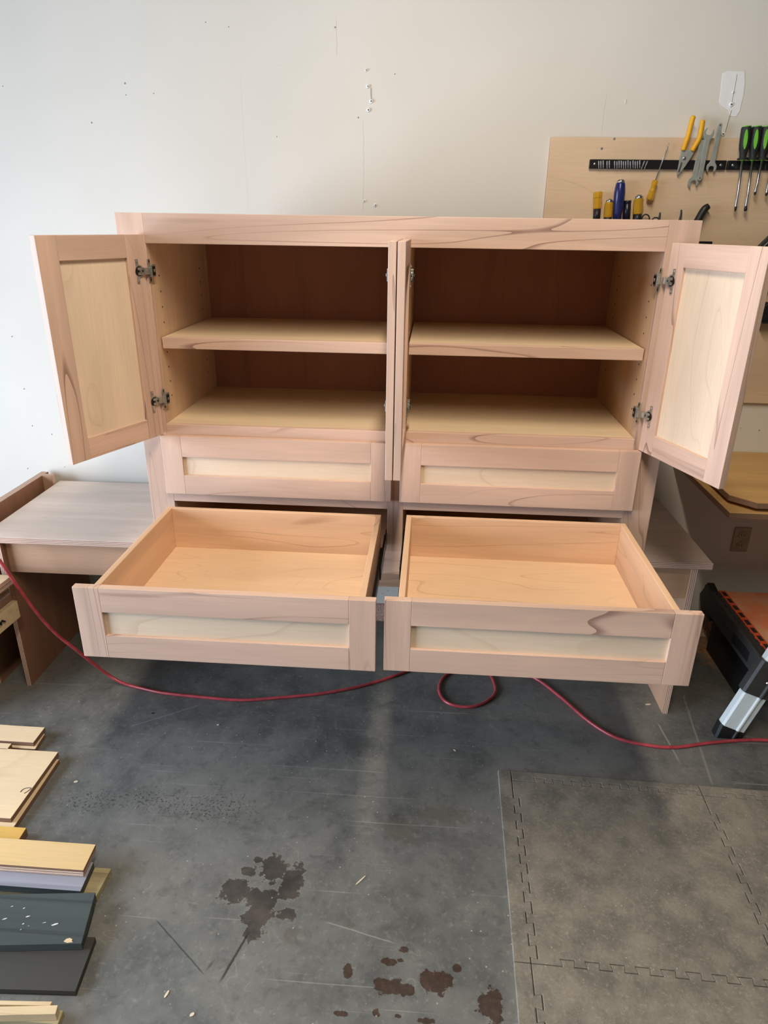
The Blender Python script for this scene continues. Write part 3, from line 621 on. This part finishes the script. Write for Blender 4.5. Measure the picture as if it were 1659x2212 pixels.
def wrench(pa, pb, y, head_r, shaft_w, jaw, label, open_ang):
    """pa: plain tail end, pb: centre of the open head"""
    A_, B_ = WL(*pa, y), WL(*pb, y); d = (B_-A_); L = d.length; d.normalize(); n = Vector((d.z, 0, -d.x))
    P = []
    w = shaft_w
    P += [(-w*.5, w*.95), (-w*.95, w*.45), (-w*.95, -w*.45), (-w*.5, -w*.95), (w*.5, -w)] + [(L-head_r*1.05, -w*1.15)]
    a0 = math.radians(open_ang)
    half = math.asin(jaw/head_r)
    for k in range(9):
        t = math.radians(-140)+(a0-half-math.radians(-140))*k/8; P.append((L+head_r*math.cos(t), head_r*math.sin(t)))
    ca, sa = math.cos(a0), math.sin(a0)
    for (u, v) in ((head_r*.0, -jaw), (-head_r*.25, -jaw*.5), (-head_r*.25, jaw*.5), (head_r*.0, jaw)): P.append((L+u*ca-v*sa, u*sa+v*ca))
    for k in range(9):
        t = a0+half+(math.radians(140)-a0-half)*k/8; P.append((L+head_r*math.cos(t), head_r*math.sin(t)))
    P += [(L-head_r*1.05, w*1.15), (w*.5, w)]
    bm = bmesh.new(); prism(bm, [A_+d*u+n*v-A_ for u, v in P], Vector((0, -.0048, 0)))
    e = empty('wrench', A_); tag(e, label, 'wrench', 'wrenches on the magnetic bar'); finish(bm, 'wrench_body', WRENCH, e, bevel=.0009)
    bm = bmesh.new(); lathe(bm, (0, -.0052, 0), (0, -.0046, 0), [(0, .0022), (1, .0022)], 8); finish(bm, 'hang_hole', HOLE, e)
wrench((1517, 301), (1497, 393), Yb, .0185, .0075, .0095, 'flat open wrench with its jaws lowest of the three', -12)
wrench((1511, 385), (1530, 288), Yb-.006, .0190, .0078, .010, 'flat open wrench turned with its jaws upward', 12)
wrench((1555, 271), (1536, 362), Yb, .0175, .0075, .0092, 'flat open wrench hanging jaws down next to the bar screws', 0)
# green and black screwdrivers
def screwdriver(top, col, tip, label, flat=False, dy=0., r=.0172):
    y = Yb-.017+dy; a, c, t = WL(*top, y), WL(*col, y), WL(*tip, y)
    h = bmesh.new(); lathe(h, a, c, [(0, r*.80), (.02, r*.93), (.08, r), (.55, r*1.0), (.68, r*.92), (.80, r*.72), (.90, r*.66), (.93, r*.66), (.95, r*1.05), (1., r*1.02)], 12)
    cap = bmesh.new(); lathe(cap, a+(a-c)*.02, a+(c-a)*.02, [(0, r*.6), (.3, r*.84), (1, r*.90)], 12)
    ring = bmesh.new(); lathe(ring, c, c+(t-c)*.018, [(0, r*.5), (1, r*.42)], 12)
    s = bmesh.new(); lathe(s, c, t, [(0, .0042), (.90, .0042), (.905, .0042)], 10)
    tp = bmesh.new(); lathe(tp, c+(t-c)*.90, t, [(0, .0043), (.6, .0043 if not flat else .006), (1, .0012 if not flat else .0045)], 8)
    gp = []
    ax = (c-a); u = Vector((ax.z, 0, -ax.x)).normalized()
    if u.x > 0: u = -u
    for off in (.30,):
        q = bmesh.new(); N_ = 10; pts = []
        for k in range(N_+1):
            tt = .10+.60*k/N_; w = r*.42*math.sin(math.pi*min(1, max(.12, k/N_)))**.5 if 0 < k < N_ else .001
            pts.append((tt, w))
        ring_pts = [a+ax*tt+u*(r*.25+w*.9) for tt, w in pts]+[a+ax*tt+u*(r*.25-w*.9) for tt, w in reversed(pts)]
        prism(q, [p+Vector((0, -r*.88, 0)) for p in ring_pts], Vector((0, -r*.16, 0))); gp.append(q)
    e = rel('screwdriver', [('handle', h, RUBBER, True, 0), ('end_cap', cap, GREEN, True, 0), ('collar_ring', ring, GREEN, True, 0), ('shaft', s, STEEL, True, 0), ('tip', tp, BLACK, True, 0)]+[('grip_inlay', q, GREEN, False, .0015) for q in gp], label, 'screwdriver', WL(*col, Yb), 'green and black screwdrivers')
screwdriver((1613, 273), (1604, 345), (1588, 457), 'green and black screwdriver with the long cross tip, beside the bar screws')
screwdriver((1635.5, 273), (1625.5, 345), (1610, 456), 'green and black screwdriver with the long flat tip', True)
screwdriver((1657, 273), (1646, 345), (1630, 422), 'short green and black screwdriver beside the flat-tipped one')
screwdriver((1679, 273), (1668, 345), (1655, 424), 'short green and black screwdriver last on the bar')
# small amber screwdriver hanging upside down on the bar
y = Yb-.006; a, b, c = WL(1445, 310, y), WL(1416, 389, y), WL(1403, 432, y)
s = bmesh.new(); lathe(s, a, b, [(0, .0008), (.05, .0022), (1, .0022)], 8)
h = bmesh.new(); lathe(h, b, c, [(0, .005), (.05, .0105), (.22, .0105), (.30, .0085), (.42, .0085), (.55, .0118), (.95, .0125), (1, .011)], 8)
rel('screwdriver', [('shaft', s, ZINC, True, 0), ('handle', h, AMBER, False, 0)], 'small amber handled screwdriver hanging tip up at a slant', 'screwdriver', b)
# lower row standing on the hidden bar
def low_tool(name, parts, label, cat, at): return rel(name, parts, label, cat, WL(*at, Yb), 'tools on the lower bar')
def rod(pa, pb, prof, y=Yb-.012, seg=14): q = bmesh.new(); lathe(q, WL(*pa, y), WL(*pb, y), prof, seg); return q
low_tool('screwdriver', [('handle', rod((1292, 414), (1290, 453), [(0, .012), (.06, .0165), (.3, .0165), (.36, .0145), (.9, .0145), (1, .012)], seg=8), AMBER, False, 0), ('collar', rod((1290, 451), (1288, 480), [(0, .013), (1, .0125)]), BLACK, True, 0), ('shaft', rod((1288, 480), (1284, 540), [(0, .005), (1, .005)]), STEEL, True, 0)], 'tall amber screwdriver handle with a black collar, first of the lower row', 'screwdriver', (1287, 525))
low_tool('chisel', [('handle', rod((1316, 436), (1313, 470), [(0, .013), (.1, .0155), (.9, .0155), (1, .0145)], seg=10), AMBER, False, 0), ('strike_cap', rod((1316.5, 429), (1316, 438), [(0, .004), (.4, .011), (1, .0138)]), STEEL, True, 0), ('collar', rod((1313, 469), (1312, 482), [(0, .0145), (1, .012)]), BLACK, True, 0), ('blade', rod((1312, 482), (1309, 540), [(0, .006), (1, .005)]), STEEL, True, 0)], 'short amber chisel handle with a steel cap beside the blue one', 'chisel', (1310, 525))
low_tool('chisel', [('handle', rod((1341, 393), (1332, 478), [(0, .013), (.06, .0165), (.25, .0195), (.55, .019), (.8, .0145), (1, .0135)], Yb-.016), BLUE, True, 0), ('strike_cap', rod((1341.4, 388), (1340.8, 396), [(0, .009), (.3, .0135), (1, .0145)], Yb-.016), STEEL, True, 0), ('blade', rod((1332, 478), (1329, 540), [(0, .007), (1, .005)], Yb-.012), STEEL, True, 0)], 'large dark blue chisel handle with a silver cap', 'chisel', (1329, 525))
low_tool('nut_driver', [('handle', rod((1356, 433), (1352, 482), [(0, .0115), (.03, .0128), (.12, .0128), (.13, .0118), (.16, .0118), (.17, .0128), (1, .0128)]), NAVY, True, 0), ('shaft', rod((1352, 482), (1349, 540), [(0, .005), (1, .005)]), STEEL, True, 0)], 'slim navy nut driver handle between the blue and amber ones', 'driver', (1350, 525))
low_tool('chisel', [('handle', rod((1380, 428), (1377, 463), [(0, .0135), (.08, .0165), (.9, .0165), (1, .0155)], seg=10), AMBER, False, 0), ('strike_cap', rod((1381, 420), (1380, 431), [(0, .005), (.4, .013), (1, .0145)]), STEEL, True, 0), ('collar', rod((1377, 462), (1375, 484), [(0, .0155), (1, .0135)]), BLACK, True, 0), ('blade', rod((1375, 484), (1371, 540), [(0, .006), (1, .005)]), STEEL, True, 0)], 'amber chisel handle with a black collar beside the looped snips', 'chisel', (1372, 525))
low_tool('snips', [('handle_loop', tube_on([(1384, 484), (1386, 472), (1392, 464), (1400, 465), (1403, 474), (1400, 486)], Yb-.006, .0024, 8), BLACK, True, 0), ('handle_loop', tube_on([(1405, 484), (1408, 475), (1416, 470), (1424, 474), (1426, 486)], Yb-.006, .0024, 8), BLACK, True, 0), ('blade', poly_on([(1398, 486), (1414, 486), (1408, 540)], Yb, .004), WRENCH, False, 0)], 'pair of snips showing two thin black handle loops', 'snips', (1408, 525))
low_tool('pliers', [('grip', tube_on([(1426, 459), (1425, 468), (1421, 486)], Yb-.006, lambda t: .003+.002*t, 8), GREYBLK, True, 0), ('grip', tube_on([(1472, 453), (1471, 466), (1465, 486)], Yb-.006, lambda t: .003+.002*t, 8), GREYBLK, True, 0), ('jaws', poly_on([(1418, 484), (1468, 484), (1448, 540), (1440, 540)], Yb, .006), WRENCH, False, 0)], 'pliers with two thin dark grips spread apart', 'pliers', (1444, 525))
low_tool('utility_knife', [('body', tube_on([(1531, 445), (1522, 452), (1512, 468), (1502, 490), (1494, 535)], Yb-.012, lambda t: .0105+.003*min(1, t*4), 12), BLACK, True, 0), ('blade', poly_on([(1490, 530), (1497, 530), (1494, 552)], Yb-.004, .002), STEEL, False, 0)], 'black curved knife handle past the cabinet corner', 'knife', (1494, 527))
# dark metal guide leaning on the board, black holder
bm = bmesh.new(); a, b = WL(1575, 590, BY-.001), WL(1740, 430, BY-.001); d = (b-a).normalized(); n = Vector((-d.z, 0, d.x))
if n.z > 0: n = -n
def slab(bm, v0, v1, t0, t1, mi): prism(bm, [a-a+n*v0, b-a+n*v0, b-a+n*v1, a-a+n*v1] if False else [n*v0, (b-a)+n*v0, (b-a)+n*v1, n*v1], Vector((0, -t1, 0)), mi=mi)
slab(bm, .004, .16, 0, .010, 0)
e = empty('metal_guide', a); tag(e, 'dark ribbed metal guide leaning diagonally on the tool board', 'guide'); finish(bm, 'plate', GREYBLK, e, bevel=.002)
for v0, v1, mt, tt in ((.0, .010, GREYBLK, .020), (.012, .016, STEEL, .018), (.052, .055, STEEL, .014), (.10, .104, STEEL, .014)):
    bm = bmesh.new(); slab(bm, v0, v1, 0, tt, 0); finish(bm, 'rib', mt, e, bevel=.0008)
e = empty('tool_holder', WL(1645, 691, BY)); tag(e, 'black plastic holder low on the tool board beside the open door', 'holder')
bm = poly_on([(1630, 691), (1632, 662), (1650, 650), (1664, 664), (1692, 676), (1692, 691)], BY-.0005, .05); bmesh.ops.translate(bm, verts=bm.verts, vec=-e.location); finish(bm, 'body', BLACK, e, bevel=.003)
bm = poly_on([(1632, 695), (1690, 695), (1690, 690.5), (1632, 690.5)], BY-.0005, .06); bmesh.ops.translate(bm, verts=bm.verts, vec=-e.location); finish(bm, 'ledge', BLACK, e, bevel=.002)

# ---------------------------------------------------------------- side table with stacked plywood tops (right)
e = empty('side_table', (2.4, .48, 0)); tag(e, 'plywood side table with a cut-corner top against the wall', 'table')
zt_ = .892
def slabz(name, pts, z0, z1, mats, par):
    bm = bmesh.new(); prism(bm, [Vector((x-2.4, y-.48, z0)) for x, y in pts], Vector((0, 0, z1-z0)), mi_side=1); return finish(bm, name, mats, par, bevel=.001)
slabz('table_top', [(1.944, .783), (1.944, .262), (2.012, .193), (3.0, .193), (3.0, .783)], zt_-.020, zt_, [YPLY, PEDGE_D[2]], e)
slabz('lower_board', [(1.922, .783), (1.922, .180), (3.0, .180), (3.0, .783)], zt_-.055, zt_-.034, [YPLY, PEDGE_D[2]], e)
for x, y in ((2.78, .26), (2.95, .26), (2.78, .72), (2.95, .72)): box('leg', x-2.4-.03, x-2.4+.03, y-.48-.03, y-.48+.03, 0, zt_-.0555, BENCHR[2], e)
for x in (2.1, 2.86): box('batten', x-2.4-.03, x-2.4+.03, -.20, .28, zt_-.0335, zt_-.0205, BENCHR[1], e)

# ---------------------------------------------------------------- folding workbench (right edge)
ZW = .30
wk = empty('folding_workbench', (2.40, .40, 0)); tag(wk, 'low folding workbench with orange top, black side rail and pale metal leg', 'workbench')
fl, nl = G(1549, 1276, ZW), G(1656, 1412, ZW)
def wv(p, z=None): return Vector((p.x-2.40, p.y-.40, p.z if z is None else z))
ex = (nl-fl).normalized(); ox = Vector((-ex.y, ex.x, 0))
if ox.x < 0: ox = -ox
def wprism(name, q, z0, z1, mat, bev=.002):
    bm = bmesh.new(); prism(bm, [wv(p, z0) for p in q], Vector((0, 0, z1-z0))); return finish(bm, name, mat, wk, bevel=bev)
Lw = (nl-fl).length
pt = lambda s, o: fl+ex*s+ox*o
wprism('top', [pt(.0, .035), pt(Lw, .035), pt(Lw, .52), pt(0, .52)], ZW-.03, ZW, ORANGE)
wprism('scale_strip', [pt(.0, .006), pt(Lw, .006), pt(Lw, .0345), pt(0, .0345)], ZW-.03, ZW+.002, ORSTRIP, .001)
for k in range(8):
    s0 = Lw*(.03+k*.12)
    wprism('scale_mark', [pt(s0, .012), pt(s0+Lw*.075, .012), pt(s0+Lw*.075, .028), pt(s0, .028)], ZW+.0021, ZW+.0028, HOLE, 0)
rail = wprism('side_rail', [pt(-.06, -.03), pt(Lw+.03, -.03), pt(Lw+.03, .0055), pt(-.06, .0055)], ZW-.10, ZW-.002, GREYBLK, .004)
for k in range(10):
    s0 = Lw*(.05+k*.095); bm = bmesh.new(); prism(bm, [wv(pt(s0, -.012), ZW-.0018), wv(pt(s0+Lw*.05, -.012), ZW-.0018), wv(pt(s0+Lw*.05, .004), ZW-.0018), wv(pt(s0, .004), ZW-.0018)], Vector((0, 0, .004))); finish(bm, 'rail_tooth', GREYBLK, rail)
bm = bmesh.new(); prism(bm, [wv(pt(Lw*.58, -.034), ZW-.075), wv(pt(Lw*.88, -.034), ZW-.075), wv(pt(Lw*.88, -.034), ZW-.035), wv(pt(Lw*.58, -.034), ZW-.035)], Vector((ox.x*.003, ox.y*.003, 0))); finish(bm, 'rail_recess', BLACK, rail, bevel=.001)
bm = bmesh.new(); prism(bm, [wv(pt(Lw*.15, -.032), ZW-.06), wv(pt(Lw*.33, -.032), ZW-.06), wv(pt(Lw*.33, -.032), ZW-.054), wv(pt(Lw*.15, -.032), ZW-.054)], Vector((ox.x*.003, ox.y*.003, 0))); finish(bm, 'rail_rib', GREYBLK, rail)
for s0 in (.40, .46):
    bm = bmesh.new(); c0 = wv(pt(Lw*s0, -.0315), ZW-.05); lathe(bm, c0, c0+Vector((ox.x*.002, ox.y*.002, 0)), [(0, .008), (1, .008)], 12); finish(bm, 'bolt_hole', HOLE, rail)
# folded black leg panel below the rail, and end lug
wprism('folded_leg_panel', [pt(.0, .01), pt(Lw-.06, .01), pt(Lw-.06, .04), pt(0, .04)], .0, ZW-.102, BLACK, .002)
bm = bmesh.new(); prism(bm, [wv(pt(-.085, -.025), z) if False else wv(pt(s_, -.025), z) for s_, z in ((-.10, ZW-.07), (-.06, ZW-.13), (.04, ZW-.13), (.04, ZW-.01), (-.05, ZW+.012))], Vector((ox.x*.03, ox.y*.03, 0))); finish(bm, 'end_lug', BLACK, wk, bevel=.003)
# pale leg: ridged extrusion from the floor up to the rail end
foot = WL(1574, 1573, .10); foot = G(1572, 1583, .012); topc = WL(1668, 1440, .115)
d = (topc-foot).normalized(); side = Vector((0, 1, 0)).cross(d).normalized(); dep = d.cross(side)
prof = [(-.046, -.008), (-.041, -.017), (.006, -.018), (.011, -.023), (.017, -.023), (.022, -.018), (.041, -.017), (.046, -.008), (.046, .018), (-.046, .018)]
def legpart(name, t0, t1, k, mat):
    bm = bmesh.new(); base = foot+d*t0; prism(bm, [wv(base+side*(u*k)+dep*(v*k)) for u, v in prof], d*(t1-t0)); return finish(bm, name, mat, wk, bevel=.0015)
LL = (topc-foot).length
legpart('leg', .02, LL*.62, 1., ALU); legpart('leg_bracket', LL*.60, LL*1.05, 1.18, GREYBLK); legpart('leg', LL*.9, LL*1.3, .95, ALU)
bm = bmesh.new(); base = foot
lo = [wv(base+side*(u*1.12)+dep*(v*1.12)+d*.030) for u, v in prof]; hi = [Vector((p.x-d.x*.035, p.y-d.y*.035, .0)) for p in lo]
vs1 = [bm.verts.new(p) for p in lo]; vs2 = [bm.verts.new(p) for p in hi]; bm.faces.new(vs1); bm.faces.new(list(reversed(vs2)))
for i in range(len(lo)): bm.faces.new((vs1[i], vs2[i], vs2[(i+1) % len(lo)], vs1[(i+1) % len(lo)]))
finish(bm, 'foot', BLACK, wk, bevel=.002)
bm = bmesh.new(); c0 = wv(foot+d*(LL*.82)+dep*(-.029)); lathe(bm, c0, c0-dep*.003, [(0, .006), (1, .004)], 10); finish(bm, 'rivet', STEEL, wk)
# far leg of the workbench, out of sight to the right
for o_ in (.12, .45): wprism('rear_leg', [pt(Lw*.2, o_), pt(Lw*.2+.05, o_), pt(Lw*.2+.05, o_+.05), pt(Lw*.2, o_+.05)], 0, ZW-.031, BLACK)

# ---------------------------------------------------------------- debris on the floor
CH = plain('wood_chip', lin(222, 206, 180), .8)
for i, (px, py, a, b, an, lab) in enumerate(((164, 1689, .007, .0045, .3, 'white paint flake beside the plywood panels'), (779, 1902, .022, .0022, .9, 'thin pale splinter right of the oily stain'), (1400, 1522, .012, .004, .2, 'pale wood chip near the right bench leg'), (982, 1621, .006, .002, -.7, 'small pale shaving past the hose loop'), (360, 2148, .010, .003, 1.3, 'pale wood sliver ahead of the pine sticks'), (330, 1541, .006, .003, .4, 'dark crumb below the red hose'), (415, 2192, .006, .004, .7, 'tiny pale chip near the picture of two pine sticks'), (471, 1566, .005, .003, 0, 'tiny pale flake on the shaded floor'))):
    p = G(px, py); bm = bmesh.new()
    prism(bm, [Vector((a*math.cos(t)*math.cos(an)-b*math.sin(t)*math.sin(an), a*math.cos(t)*math.sin(an)+b*math.sin(t)*math.cos(an), .0002)) for t in [k*math.pi/4 for k in range(8)]], Vector((0, 0, .0015)))
    o = finish(bm, 'wood_chip', CH if 'dark' not in lab else HOLE, None, loc=(p.x, p.y, 0)); tag(o, lab.replace('the picture of two ', 'the '), 'chip', 'chips on the floor')
